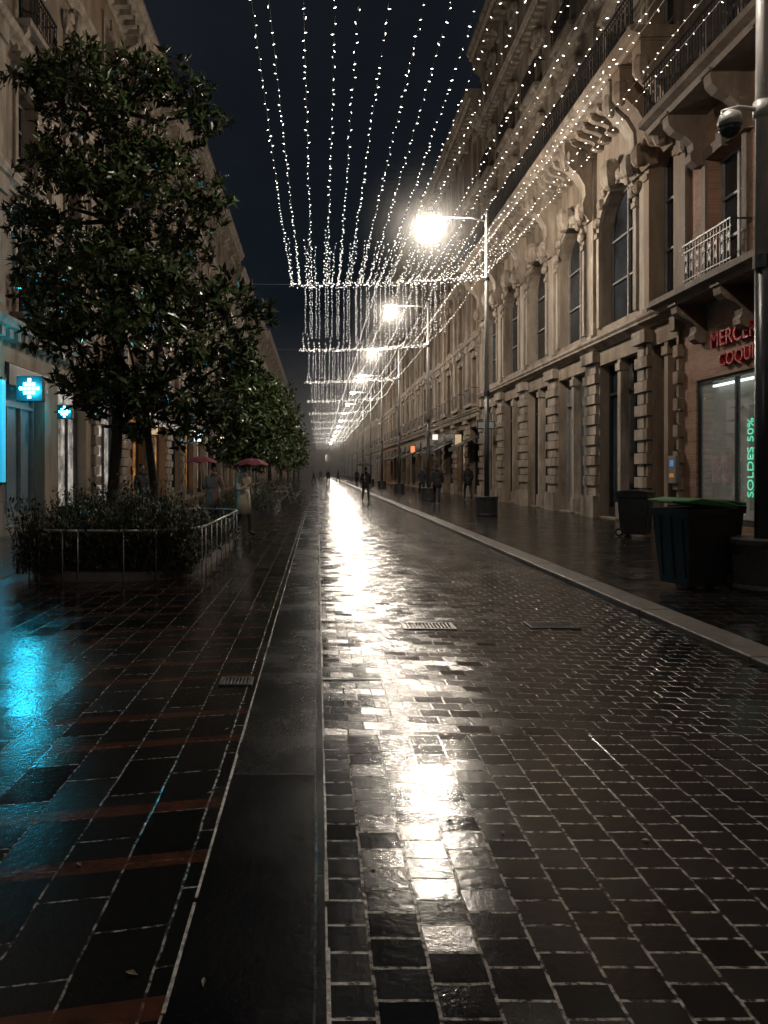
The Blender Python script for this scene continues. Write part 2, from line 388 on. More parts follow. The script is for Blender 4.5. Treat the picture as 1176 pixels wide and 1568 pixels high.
        if s.get('band'):
            cornice(T,u0,u1,z1-.2,s['band'],.35,s.get('dent',False))
        if s.get('bigcons'):
            for b in range(nb+1):
                uc=min(max(u0+b*bw,u0+.35),u1-.35); console(T,uc,z1-.05,s['bigcons'],1.05,.5)
                boss(T,uc,.9,z1-.55,.33,.7,1.2); boss(T,uc,.42,z1-s['bigcons']+.3,.26,.8,1.3)
            uu=u0+.4
            while uu<u1-.2:
                console(T,uu,z1-.06,.55,.85,.2); uu+=.58
            for b in range(nb):
                uc=u0+(b+.5)*bw; boss(T,uc,.25,s['top']+.35,.4,.8,1.2)
                for sd in (-1,1):
                    for k in range(4): boss(T,uc+sd*(.45+.3*k),.14,s['top']+.2-.1*k*k,.2,.7,.9)
        if s.get('slab'):
            p=s['slab']; T.prof([(0,z1-.0),(p*.8,z1),(p*.85,z1+.1),(p,z1+.16),(p,z1+.3),(0,z1+.3)],u0+.003,u1-.003)
            if s.get('slabcons'):
                for b in range(nb):
                    uc=u0+(b+.5)*bw
                    for du in (-.95,.95): console(T,uc+du,z1-.002,s['slabcons'],p*.8,.28)
            if s.get('slabrail',True): railing(I,u0+.05,u1-.05,p-.1,z1+.3,1.0,rs,near)
    zT=storeys[-1]['z1']
    if top=='cornice':
        cornice(T,u0+.002,u1-.002,zT,.95,.9,True,.6)
        for b in range(nb+1):
            uc=min(max(u0+b*bw,u0+.3),u1-.3); console(T,uc,zT-.12,.8,.6,.3)
        acc['roof'].prof([(-.3,zT+.9),(.3,zT+.9),(-1.2,zT+2.8),(-6,zT+3.6),(-9,zT+.9)],u0+.01,u1-.01)
    W.box(u0+.01,u1-.01,-9,-.46,0,zT)
    mm={'wall':wallmat,'wall2':(wallmats or M['stone']),'trim':trimmat or M['trim'],'glass':M['glass'],'frame':M['frame'],'iron':M['iron'],'shutter':M['shutter'],'dark':M['darkframe'],'warm':M['shopwarm'],'white':M['shopwhite'],'orange':M['shoporange'],'roof':M['slate'],'grey':M['panelgrey']}
    nmn={'wall':'walls','wall2':'stone_walls','trim':'cornices_and_trim','glass':'window_glass','frame':'window_frames','iron':'balcony_railings','shutter':'shutters','dark':'shopfront_frames','warm':'shop_display','white':'shop_display_white','orange':'shop_display_orange','roof':'roof','grey':'roller_shutters'}
    for k,a in acc.items():
        if a.v: a.obj(nmn[k],mm[k],e)
    return e,mp
XR=9.2
UA=18.6
stA=[dict(z0=0,z1=5.0,sill=.35,top=3.75,ww=2.6,kind='shop',fascia=False),
     dict(z0=5.0,z1=5.5,top=5.45,ww=.01,sill=.4,kind='shop',fascia=False,slab=.9,slabcons=.9,slabrail=False),
     dict(z0=5.5,z1=10.0,sill=.5,top=8.9,ww=1.5,kind='win',bal='small',pil=True,slab=1.15,slabcons=1.2,ped='',w2=False),
     dict(z0=10.0,z1=14.4,sill=.5,top=13.1,ww=1.4,kind='win',ped='orn',pil=True,band=.35,w2=True),
     dict(z0=14.4,z1=18.4,sill=.6,top=17.1,ww=1.4,kind='win',bal='small',ped='seg',pil=True,band=.35,w2=True),
     dict(z0=18.4,z1=22.6,sill=.8,top=21.4,ww=1.3,kind='win',bal='none',ped='orn',pil=True,w2=True)]
bwA=3.8
bA,mpA=building('corner_shop_building',1,XR,UA-8*bwA,UA,8,stA,M['brick'],['dark']*7+['open'],True,'cornice',M['trimdark'],M['trimdark'])
stB=[dict(z0=0,z1=5.7,sill=.1,top=5.0,ww=3.1,kind='shop',rust=True,post=True,fascia=False,band=.35),
     dict(z0=5.7,z1=12.5,sill=.5,top=10.3,ww=2.6,kind='win',arch=True,rust=False,bigcons=2.6,slab=1.35,ak=.8,pil=True),
     dict(z0=12.5,z1=16.9,sill=.4,top=15.4,ww=1.5,kind='win',ped='seg',pil=True,band=.35,bal='none'),
     dict(z0=16.9,z1=20.6,sill=.4,top=19.2,ww=1.4,kind='win',ped='orn',pil=True,bal='small',band=.5,dent=True),
     dict(z0=20.6,z1=24,sill=.8,top=22.9,ww=1.3,kind='win',ped='orn',pil=True,bal='none')]
building('stone_entrance_bay',1,XR,UA,20.6,1,[dict(s) for s in stB],M['stone2'],['dark'],True,'cornice',None,M['stone2'])
bB,mpB=building('ornate_stone_building',1,XR,20.6,41.2,5,stB,M['stone'],['dark','grey','dark','dark','dark'],True,'cornice')
def generic(h,w,ped='tri',r=False):
    fh=(h-5)/4
    st=[dict(z0=0,z1=5.0,sill=.2,top=4.2,ww=w,kind='shop',band=.4,dent=True,rust=r)]
    peds=[ped,'seg','orn','']
    for i in range(4):
        z0=5+fh*i
        st.append(dict(z0=z0,z1=z0+fh,sill=.45,top=z0+fh-1.0,ww=1.3,kind='win',ped=peds[i],bal=('small','none','small','none')[i],pil=i<2,band=.3,shut=.3))
    return st
kinds=['dark','warm','white','dark','dark','warm']
def rk(n,p=.4): return [random.choice(kinds) if R()<p+.3 else 'dark' for _ in range(n)]
building('right_terrace_building',1,XR,41.2,62,5,generic(22,2.9,'seg',True),M['stone2'],['dark','warm','dark','white','warm'],False,'cornice')
building('right_terrace_building',1,XR+.1,62,86,6,generic(23.5,2.8,'tri'),M['stone'],rk(6),False,'cornice')
building('right_terrace_building',1,XR,86,112,6,generic(21,2.9,'tri'),M['brick'],rk(6),False,'cornice')
building('right_terrace_building',1,XR,112,160,10,generic(22.5,3,'tri'),M['stone3'],rk(10),False,'cornice')
building('right_terrace_building',1,XR,160,240,14,generic(21.5,3,'tri'),M['stone'],rk(14),False,'cornice')
XL=7.5
stL=generic(19.3,2.9,'seg')
building('pharmacy_building',-1,XL,-8,24.4,9,stL,M['stone'],['dark']*6+['grey','grey','white'],True,'cornice')
building('left_terrace_building',-1,XL,24.4,41,4,generic(18.3,2.8,'tri',True),M['stone2'],['white','orange','orange','dark'],True,'cornice')
building('left_terrace_building',-1,XL,41,66,6,generic(20,2.9,'tri'),M['stone'],['orange','warm','white','dark','white','warm'],False,'cornice')
building('left_terrace_building',-1,XL,66,100,8,generic(19,3,'tri'),M['stone3'],rk(8,.6),False,'cornice')
building('left_terrace_building',-1,XL,100,160,12,generic(20,3,'tri'),M['stone'],rk(12,.6),False,'cornice')
building('left_terrace_building',-1,XL,160,240,14,generic(19,3,'tri'),M['stone2'],rk(14,.6),False,'cornice')
e=empty('distant_building'); a=Acc(); a.box(-60,60,300,310,0,14); a.obj('walls',M['stone2'],e)
a=Acc()
for i in range(20):
    for k in range(3): a.box(-57+i*6,-55+i*6,299.8,299.98,1+k*4.4,4+k*4.4)
a.obj('window_glass',M['glass'],e)
def blade(side,u,z,c,s,w=.7,h=.6):
    X=(XR if side>0 else -XL); e=empty('hanging_shop_sign',(X-side*(w/2+.25),u,z))
    a=Acc(); a.box(-w/2,w/2,-.06,.06,-h/2,h/2)
    if side>0: a.box(w/2,w/2+.25,-.02,.02,-.02,.02)
    else: a.box(-w/2-.25,-w/2,-.02,.02,-.02,.02)
    a.obj('casing',M['darkframe'],e,bevel=.01)
    a=Acc(); a.box(-w/2+.05,w/2-.05,-.075,-.062,-h/2+.05,h/2-.05); a.obj('lit_face',mat_emit('lit_sign_face',c,s),e)
blade(1,37.5,3.9,(.3,.32,.34),.08,.9,.4); blade(1,46,3.5,(1,.8,.5),.2,.5,.8); blade(1,55,4.1,(1,.95,.9),.8,.5,.5); blade(1,68,3.6,(1,.35,.15),.7,.5,.7)
blade(-1,43,3.6,(.9,.95,1),1.5,.7,.7); blade(-1,52,3.7,(1,.8,.5),1.2); blade(-1,66,3.7,(.9,1,1),1.5); blade(-1,31,3.3,(1,.7,.4),.5,.6,.5)
# shop window in near right building
mg,nt,b=newmat('shop_window_clear_glass')
b.inputs['Base Color'].default_value=(.9,.95,.95,1); b.inputs['Roughness'].default_value=.02; b.inputs['Alpha'].default_value=.15
uc=UA-bwA/2
m_int=mat_noisy('shop_interior_plaster',(.22,.22,.20),(.4,.39,.36),.7,2,.1)
I=Acc(mpA); I.box(uc-1.3,uc+1.3,-.452,-.43,.35,3.75); I.obj('display_back_wall',m_int,bA)
G=Acc(mpA); G.box(uc-1.3,uc+1.3,-.10,-.09,.35,3.75); G.obj('display_glass',mg,bA)
D=Acc(mpA)
for u in (uc-1.3,uc-.35,uc+1.23): D.box(u,u+.07,-.14,-.05,.35,3.75)
D.box(uc-1.3,uc+1.3,-.141,-.051,3.65,3.75); D.box(uc-1.3,uc+1.3,-.141,-.051,.35,.5); D.obj('display_frame',M['darkframe'],bA)
D=Acc(mpA)
for k in range(7): D.box(uc-.2+k*.2,uc+k*.2,-.42,-.2,3.3-k*.3,3.34-k*.3)
D.box(uc-.3,uc+1.2,-.42,-.40,.9,1.0); D.obj('display_staircase',M['trim'],bA)
D=Acc(mpA)
for k,(u,h) in enumerate(((uc+.9,1.5),(uc+.45,1.35))):
    D.lathe([(.02,0),(.15,.02),(.02,.05),(.02,.7),(.16,.8),(.12,1.0),(.19,1.25),(.17,1.38),(.05,1.42),(.05,1.5)],(u,-.28,.5),10,1,.6)
D.obj('mannequins',mat_noisy('mannequin_cloth',(.2,.02,.02),(.3,.2,.18),.7,3,.1),bA)
e=empty('window_strip_light'); D=Acc(mpA); D.box(uc-1.1,uc+1.1,-.36,-.3,3.58,3.63); D.obj('tube',mat_emit('cool_strip_light',(.85,1,.95),2.2),e)
m_red=mat_noisy('red_sign_paint',(.28,.012,.02),(.40,.03,.03),.4,8,.05)
m_green=mat_emit('green_led_text',(.1,.85,.5),.9)
def text(s,loc,size,mat,parent,name,ext=.02,side=1,vertical=False):
    c=bpy.data.curves.new(name,'FONT'); c.body=s; c.size=size; c.extrude=ext; c.align_x='CENTER'
    o=bpy.data.objects.new(name,c); col.objects.link(o); c.materials.append(mat)
    if side==1: R3=Matrix(((0,0,-1),(-1,0,0),(0,1,0)))
    elif side==-1: R3=Matrix(((0,0,1),(1,0,0),(0,1,0)))
    else: R3=Matrix(((1,0,0),(0,0,-1),(0,1,0)))
    if vertical: R3=R3@Matrix.Rotation(math.radians(90),3,'Z')
    o.matrix_world=Matrix.Translation(loc)@R3.to_4x4(); o.parent=parent; return o
sg=empty('shop_sign'); text('MERCER',(XR-.06,16.25,4.4),.5,m_red,sg,'upper_lettering',.05); text('COQUIN',(XR-.06,15.95,3.93),.42,m_red,sg,'lower_lettering',.05)
sg=empty('window_poster')
D=Acc(mpA); D.box(uc-1.15,uc-.6,-.2,-.19,.7,3.0); D.obj('panel',mat_noisy('poster_dark',(.02,.05,.05),(.03,.08,.07),.4,4,0),sg)
text('SOLDES 50%',(XR+.17,uc-.78,1.85),.32,m_green,sg,'vertical_text',.004,1,True)
ip=empty('wall_intercom_panel',(XR-.18,18.75,1.6))
a=Acc(); a.box(-.05,.04,-.2,.2,-.35,.35); a.obj('casing',M['shutter'],ip,bevel=.01)
a=Acc(); a.box(-.06,-.051,-.1,.1,.08,.24); a.obj('screen',mat_emit('blue_screen',(.15,.35,.7),.25),ip)
a=Acc(); a.box(-.06,-.051,-.12,.12,-.2,-.1); a.obj('label',mat_emit('orange_label',(1,.35,.05),.12),ip)
# ------------------------------------------------------------ pharmacy signs
m_cyan=mat_emit('cyan_spill_glow',(.04,.5,.75),.7); m_cyanw=mat_emit('cyan_led_core',(.12,.85,1.0),14)
def plight(name,loc,power,c,r=.1,parent=None):
    l=bpy.data.lights.new(name,'POINT'); l.energy=power; l.color=c; l.shadow_soft_size=r
    o=bpy.data.objects.new(name,l); col.objects.link(o); o.location=loc
    if parent: o.parent=parent
    return o
def pcross(x,y,z,s,pw):
    e=empty('pharmacy_cross_sign',(x,y,z))
    a=Acc(); t=.09
    a.box(-.6*s,.6*s,-t,t,-.58*s,.58*s); a.box(-.95*s,-.6*s,-.02,.02,-.02,.02); a.obj('housing',M['darkframe'],e,bevel=.01)
    a=Acc()
    for yy in (-t-.012,t+.002):
        for i in range(-2,3):
            for k in range(-2,3):
                if abs(i)==2 and abs(k)==2: continue
                if (abs(i)>=1 and abs(k)>=1) and (i+k)%2: continue
                a.box((i-.4)*.19*s,(i+.4)*.19*s,yy,yy+.01,(k-.4)*.19*s,(k+.4)*.19*s)
    a.obj('led_cross',m_cyanw,e)
    plight('sign_glow_light',(.0,-.35,0),pw,(.02,.66,1.0),.13,e)
pcross(-6.6,17,3.45,.5,80); pcross(-7.0,20.5,3.2,.34,12)
e=empty('cyan_spill_glow_box',(-7.43,17.35,2.5)); a=Acc(); a.box(-.05,.06,-.1,.1,-1.2,1.2); a.obj('face',m_cyan,e); a=Acc(); a.box(-.07,.07,-.12,.12,1.201,1.26); a.box(-.07,.07,-.12,.12,-1.26,-1.201); a.obj('caps',M['darkframe'],e)  # glowing box added for the cyan light spilt on the facade edge
# ------------------------------------------------------------ street lamps
m_postw=mat_noisy('pale_painted_steel',(.45,.45,.44),(.6,.6,.59),.4,4,.05,metal=.2)
m_postd=mat_noisy('dark_painted_steel',(.02,.024,.03),(.045,.05,.06),.35,4,.05)
m_pot=mat_noisy('dark_cast_concrete',(.03,.031,.034),(.06,.06,.065),.45,4,.2)
m_lens=mat_emit('lamp_lens',(1,.95,.88),110,False)
def volmat(name,dens,R_=None):
    m=bpy.data.materials.new(name); m.use_nodes=True; nt=m.node_tree; nt.nodes.remove(nt.nodes['Principled BSDF'])
    vs_=nt.nodes.new('ShaderNodeVolumeScatter'); vs_.inputs['Density'].default_value=dens; vs_.inputs['Anisotropy'].default_value=.3
    L(nt,vs_.outputs[0],nt.nodes['Material Output'].inputs['Volume'])
    if R_:
        tc=nt.nodes.new('ShaderNodeTexCoord'); vm=nt.nodes.new('ShaderNodeVectorMath'); vm.operation='LENGTH'; L(nt,tc.outputs['Object'],vm.inputs[0])
        f=maprange(nt,vm.outputs['Value'],0,R_,1,0); f=mathn(nt,'POWER',f,2.2); f=mathn(nt,'MULTIPLY',f,dens); L(nt,f,vs_.inputs['Density'])
    return m
RM=3.0
m_mist=volmat('halo_mist',.06,RM)
lampY=[-5,9.3,25,38.3,52,66,80,94,108,124,140,158,176,198,222]
pa=Acc(); pa.tube([(0,0,.0),(0,0,4.1)],[.085,.08],14)
pb=Acc(); pb.tube([(0,0,4.1),(0,0,10.1)],[.078,.055],14)
pb.tube([(0,0,9.95),(-.5,0,10.08),(-1.6,0,10.08)],[.035,.03,.028],8); pb.tube([(0,0,10.1),(0,0,10.3)],[.05,.02],10)
hd=Acc(); hd.prof([(-.15,10.06),(-.13,10.12),(-.05,10.17),(.05,10.17),(.13,10.12),(.15,10.06)],-2.3,-1.55)
pt=Acc(); pt.lathe([(.36,0),(.37,.05),(.355,.1),(.365,.55),(.385,.6),(.385,.66),(.33,.67),(.1,.66)],(0,0,0),28)
br=Acc(); br.tube([(0,0,4.05),(0,0,4.22)],.1,14); br.tube([(0,0,7.95),(0,0,8.05)],.095,14)
ln=Acc(); ln.lathe([(.2,.06),(.195,.0),(.16,-.07),(.09,-.115),(.01,-.13)],(-1.93,0,9.995),18,1.3,.8)
mi=Acc(); mi.lathe([(RM*math.sin(math.pi*i/16)+.001,-RM*math.cos(math.pi*i/16)) for i in range(17)],(0,0,0),24)
for i,y in enumerate(lampY):
    e=empty('street_lamp',(5.7 if i!=1 else 5.58,y,.05))
    pa.obj('lower_post',m_postd,e,True); pb.obj('upper_post',m_postw,e,True); hd.obj('lamp_head',m_postw,e)
    pt.obj('base_collar',m_pot,e,False,.01); br.obj('bands',m_postd,e); ln.obj('lens',m_lens,e,True)
    if 2<=i<=5: mi.obj('lamp_halo_mist',m_mist,e,True).location=(-1.9,0,9.8)  # mist ball added around the lamp to give it a halo
    pw={0:330,1:720,2:1850,3:1000}.get(i,850)
    plight('lamp_light',(-1.93,0,9.72),pw,(1,.865,.71),.13,e)
e=empty('added_far_glow_haze'); a=Acc(); a.box(-7.4,9.1,85,285,.06,20); a.obj('haze_volume',volmat('added_far_glow_haze',.0045),e)  # haze volume added to make the far end of the street glow
e=empty('cctv_dome_camera',(5.58,9.3,.05))
a=Acc(); a.tube([(0,0,6.05),(-.3,0,6.08),(-.5,0,6.02)],[.03,.028,.03],8); a.tube([(0,0,5.95),(0,0,6.15)],.1,12); a.obj('arm',m_postw,e,True)
a=Acc(); a.lathe([(.02,0),(.06,-.01),(.12,-.05),(.14,-.12),(.14,-.2)],(-.4,0,6.04),20); a.obj('hood',m_postw,e,True)
a=Acc(); a.lathe([(.13,-.2),(.125,-.26),(.09,-.32),(.04,-.345),(.01,-.35)],(-.4,0,6.04),20); a.obj('dome',M['glass'],e,True)
# ------------------------------------------------------------ string lights
m_bulb=mat_emit('warm_white_led',(1,.93,.84),9,False)
m_wire=mat_noisy('pale_cable',(.2,.2,.2),(.35,.35,.35),.5,4,0)
def canopy(y0,y1,near,dense):
    e=empty('string_light_canopy')
    wi=Acc(); bl=Acc()
    def bulb(p,s=1.0):
        ax=Vector((U(-1,1),U(-.3,.3),U(-.45,.45))).normalized()*(.022*s)
        b=ax.cross(Vector((0,0,1))).normalized()*.005*s; c=ax.cross(b).normalized()*.006*s; p=Vector(p)
        bl.add([tuple(p+ax),tuple(p-ax),tuple(p+b),tuple(p-b),tuple(p+c),tuple(p-c)],[(0,2,4),(0,4,3),(0,3,5),(0,5,2),(1,4,2),(1,3,4),(1,5,3),(1,2,5)])
    def cz(x):
        t=(x+7.4)/13.1; return 8.15-.55*4*t*(1-t)*.5
    wi.tube([(-7.45+13.15*i/16,y1,cz(-7.45+13.15*i/16)) for i in range(17)],.006,4)
    x=-.95
    while x<5.6: bulb((x,y1+U(-.06,.06),cz(x)+U(-.13,.04)),1.3*U(.6,1.1)); x+=.05*dense
    n=18 if near else 6
    sc=1 if near else 1.2
    for i in range(n):
        if near: xa=-.95+6.5*i/(n-1)
        else: xa=2.0+3.5*i/(n-1)
        x0=xa+U(-.12,.12); x1=xa+U(-.12,.12); sg=U(.05,.3)
        pts=[(x0+(x1-x0)*t,y0+(y1-y0)*t,cz(x0)*(1-t)+cz(x1)*t-sg*4*t*(1-t)) for t in [k/14 for k in range(15)]]
        wi.tube(pts,.0035,3)
        ln=(y1-y0); s=U(0,.3)
        while s<ln:
            t=s/ln; bulb((x0+(x1-x0)*t+U(-.03,.03),y0+s,cz(x0)*(1-t)+cz(x1)*t-sg*4*t*(1-t)+U(-.04,.01)),sc*U(.55,1.2)); s+=(.25 if near else .4)*U(.6,1.4)
    nd=34 if near else 22
    for i in range(nd):
        x=-.8+6.2*i/(nd-1)+U(-.08,.08); dz=U(-.25,.25); l0=U(4.0,4.9) if near else U(2.4,3.2)
        wi.tube([(x,y1-l0,cz(x)+dz),(x,y1-l0/2,cz(x)-.2+dz*.5),(x,y1,cz(x))],.0025,3)
        s=0
        while s<l0:
            t=s/l0; bulb((x+U(-.04,.04),y1-l0+s,cz(x)+dz*(1-t)-.2*4*t*(1-t)+U(-.05,.05)),sc*U(.45,.95)); s+=.19*dense*U(.6,1.4)
    nc=38 if near else 30
    for i in range(nc):
        x=-.42+4.7*i/(nc-1)+U(-.05,.05); dl=(2.05 if near else 1.75)-.25*abs(2*i/(nc-1)-1)+U(-.08,.04)
        wi.tube([(x,y1,cz(x)),(x+U(-.03,.03),y1+U(-.05,.05),cz(x)-dl)],.0022,3)
        s=.05
        while s<dl: bulb((x+U(-.02,.02),y1+U(-.05,.05),cz(x)-s),sc*U(.45,.95)); s+=.085*dense*U(.7,1.3)
    wi.obj('cables',m_wire,e,recalc=False); bl.obj('led_bulbs',m_bulb,e,recalc=False)
canopy(3,25,True,1)
for i in range(2,len(lampY)-4):
    canopy(lampY[i],lampY[i+1],False,1.1 if i<4 else 1.7)
# ------------------------------------------------------------ trees
m_bark=mat_noisy('magnolia_bark',(.04,.034,.03),(.09,.075,.065),.8,5,.6,30)
def leafmat(name,c1,c2,rough=.33,under_c=(.045,.045,.022)):
    m,nt,b=newmat(name)
    g=nt.nodes.new('ShaderNodeNewGeometry'); tc=nt.nodes.new('ShaderNodeTexCoord')
    n=noise_node(nt,tc.outputs['Object'],4,3)
    r=ramp(nt,n.outputs['Fac'],[(.3,c1),(.7,c2)])
    under=mixc(nt,g.outputs['Backfacing'],r.outputs[0],under_c)
    L(nt,under,b.inputs['Base Color']); b.inputs['Roughness'].default_value=rough
    return m
m_leaf=leafmat('magnolia_leaves',(.034,.062,.02),(.09,.14,.05),.26)
def leaf(A,p,d,up,l,w):
    d=d.normalized(); s=d.cross(up)
    if s.length<1e-3: s=d.cross(Vector((1,0,0)))
    s.normalize(); n=s.cross(d)
    mid=p+d*l*.5-n*l*.04; tip=p+d*l-n*l*.10
    A.v+=[tuple(p),tuple(p+d*l*.45+s*w*.5+n*w*.12),tuple(p+d*l*.45-s*w*.5+n*w*.12),tuple(tip),tuple(mid)]
    o=len(A.v)-5; A.f+=[(o,o+1,o+4),(o,o+4,o+2),(o+1,o+3,o+4),(o+4,o+3,o+2)]
def rvec():
    while True:
        v=Vector((U(-1,1),U(-1,1),U(-1,1)))
        if .05<v.length<1: return v.normalized()
def tree(name,loc,trunks,lobes,dens=1.0,ll=.17,nleaf=8):
    e=empty(name,loc); T=Acc(); A=Acc()
    for pts,rr in trunks: T.tube(pts,rr,8)
    mids=[Vector(p) for t in trunks for p in t[0][len(t[0])//2:]]
    for (c,r) in lobes:
        c=Vector(c); r=Vector(r)
        q=min(mids,key=lambda m:(m-c).length+(0 if m.z<c.z+.2 else 3))
        mm=(q+c)/2+Vector((U(-.15,.15),U(-.15,.15),U(-.1,.25)))
        T.tube([q,mm,c],[.05,.03,.012],6)
        vol=(r.x*r.y+r.x*r.z+r.y*r.z)/3
        for i in range(int(62*vol*dens)):
            v=rvec(); k=U(.5,1.12) if R()<.8 else U(.1,.5)
            p=c+Vector((v.x*r.x,v.y*r.y,v.z*r.z))*k
            if R()<.15: T.tube([c+(p-c)*.25,p],[.01,.004],3)
            ax=(v+Vector((0,0,.5))+rvec()*.5).normalized()
            for j in range(nleaf):
                d=(ax*U(.1,.8)+rvec()).normalized()
                leaf(A,p+rvec()*.03,d,ax,ll*U(.7,1.25),ll*U(.34,.48))
    T.obj('trunk_and_limbs',m_bark,e,True); A.obj('foliage',m_leaf,e,recalc=False)
    return e
def lob(px,py,rx,rz,dy=0,D=13.0):
    k=D/1132; return ((( px-487)*k+3.5,dy,1.55+(722-py)*k),(rx*k,min(rx*k,1.1),rz*k))
lobes=[lob(110,100,60,45,.2),lob(185,85,50,40,.6),lob(70,140,50,40,-.4),lob(250,125,55,38,0),lob(160,170,75,50,-.3),lob(300,160,48,42,.4),lob(235,215,70,50,.8),
 lob(80,215,55,45,.3),lob(110,285,60,40,-.5),lob(200,295,75,45,-.2),lob(310,310,58,36,0),lob(265,350,60,38,.7),lob(45,330,48,40,.5),lob(120,370,70,40,.4),lob(185,240,55,50,.1),lob(200,365,55,45,.3),
 lob(90,440,60,45,-.3),lob(170,430,62,45,-.8),lob(250,430,60,45,-.5),lob(330,465,56,40,-.3),lob(385,478,36,40,.1),lob(110,510,62,52,-.6),lob(210,510,68,48,-1.0),
 lob(300,540,66,44,-.5),lob(362,545,38,40,.1),lob(160,580,66,46,-.2),lob(250,600,62,42,-.4),lob(310,620,38,42,.2),lob(190,640,50,36,.1),lob(275,650,38,30,.3),lob(230,470,75,55,.3),lob(130,590,50,45,.5),
 lob(10,300,40,50,1.2),lob(5,390,40,40,1.4)]
tree('magnolia_tree',(-3.5,13,0),[([(-.15,0,.1),(-.12,.02,1.0),(-.05,.05,2.2),(.0,.1,4.2),(-.1,.1,6.0),(-.1,.2,8.0)],[.13,.11,.10,.08,.05,.03]),
   ([(.55,.6,.1),(.5,.55,1.2),(.35,.5,2.6),(.7,.3,4.2),(.9,.2,5.5)],[.09,.08,.07,.05,.03])],lobes,2.9,.185,8)
def gen_tree(y,x,h=6.0,s=1.0,seed=1,dens=.7):
    lb=[]
    for i in range(13):
        t=i/12; z=2.2+(h-2.6)*t; rr=(1.25*math.sin(math.pi*(.22+.7*t)))*s; a=i*2.4+seed
        lb.append(((rr*.6*math.cos(a),rr*.6*math.sin(a),z),(.85*s,.85*s,.6*s)))
    tree('magnolia_tree',(x,y,0),[([(0,0,0),(.05,0,1.2),(0,.05,2.5),(.05,0,h-1)],[.12,.1,.08,.03])],lb,dens,.26,6)
gen_tree(28.5,-2.9,6.0,1.1,1,1.9); gen_tree(36,-2.4,6.0,1.1,3,1.4); gen_tree(45,-2.3,5.6,1.1,5,1.0); gen_tree(56,-2.3,6,1.1,2,.7); gen_tree(70,-2.3,6,1.1,7,.6); gen_tree(86,-2.3,6,1.1,4,.5)
# ------------------------------------------------------------ planter
m_shrub=leafmat('shrub_leaves',(.04,.058,.032),(.11,.14,.08),.4)
m_steel=mat_noisy('brushed_steel',(.45,.45,.45),(.65,.65,.64),.3,8,.05,metal=.5)
m_soil=mat_noisy('wet_soil',(.015,.012,.01),(.035,.028,.02),.7,8,.6,40)
def rrect(x0,x1,y0,y1,r,n=7):
    pts=[]
    for cx,cy,a0 in ((x1-r,y0+r,-90),(x1-r,y1-r,0),(x0+r,y1-r,90),(x0+r,y0+r,180)):
        for i in range(n+1):
            a=math.radians(a0+90*i/n); pts.append((cx+r*math.cos(a),cy+r*math.sin(a)))
    return pts
def planter(name,x0,x1,y0,y1,r,rail,nst,hh=1.0,seed=0):
    e=empty(name)
    P=rrect(x0,x1,y0,y1,r); Q=rrect(x0+.14,x1-.14,y0+.14,y1-.14,r-.13); n=len(P)
    a=Acc(); vs=[(x,y,0) for x,y in P]+[(x,y,.13) for x,y in P]+[(x,y,.13) for x,y in Q]+[(x,y,.0) for x,y in Q]
    fs=[]
    for k in range(3):
        for i in range(n): fs.append((k*n+i,k*n+(i+1)%n,(k+1)*n+(i+1)%n,(k+1)*n+i))
    a.add(vs,fs); a.obj('stone_edging',m_pot if not rail else M['stone3'],e)
    a=Acc(); a.add([(x,y,.1) for x,y in Q],[tuple(range(n))]); a.obj('soil',m_soil,e)
    if rail:
        RR=rrect(x0-.06,x1+.06,y0-.06,y1+.06,r); a=Acc()
        for i in range(n):
            p,q=RR[i],RR[(i+1)%n]; p3=Vector((p[0],p[1],.72)); q3=Vector((q[0],q[1],.72)); d=(q3-p3)
            a.tube([p3,q3],.018,8)
            m=max(1,int(d.length/.6))
            if d.length>.3 or i%2==0:
                for k in range(m):
                    pp=p3+d*k/m; a.tube([(pp.x,pp.y,.0),(pp.x,pp.y,.72)],.009,6)
        a.obj('steel_guard_rail',m_steel,e,True)
    A=Acc(); S=Acc()
    for i in range(nst):
        x=U(x0+.0,x1-.0); y=y0+.05+(y1-y0-.2)*R()**1.6
        cl=.55+.6*(math.sin(x*3.1+seed)*math.sin(y*2.3+seed)*.5+.5)
        h=hh*cl*U(.45,1.08)
        if rail and x>-2.9 and y>12.5: h*=.55
        lean=Vector((U(-.3,.3),U(-.3,.3),0))*h
        b=Vector((x,y,.1)); t=b+lean+Vector((0,0,h)); S.tube([b,t],[.006,.003],3)
        for k in range(int(22*h/hh)+6):
            f=U(.05,1.05); p=b+(t-b)*f; d=rvec()+Vector((0,0,.5)); leaf(A,p+rvec()*.05,d,Vector((0,0,1)),U(.05,.12),U(.02,.042))
    A.obj('shrub_foliage',m_shrub,e,recalc=False); S.obj('shrub_stems',m_bark,e,recalc=False)
    return e
planter('planted_flower_bed',-4.3,-1.78,10.4,16.6,1.0,True,1800,1.12)
planter('planted_flower_bed',-4.0,-1.6,26.5,33,.8,False,500,.9,2)
planter('planted_flower_bed',-3.6,-1.3,41,54,.8,False,500,1.2,4)
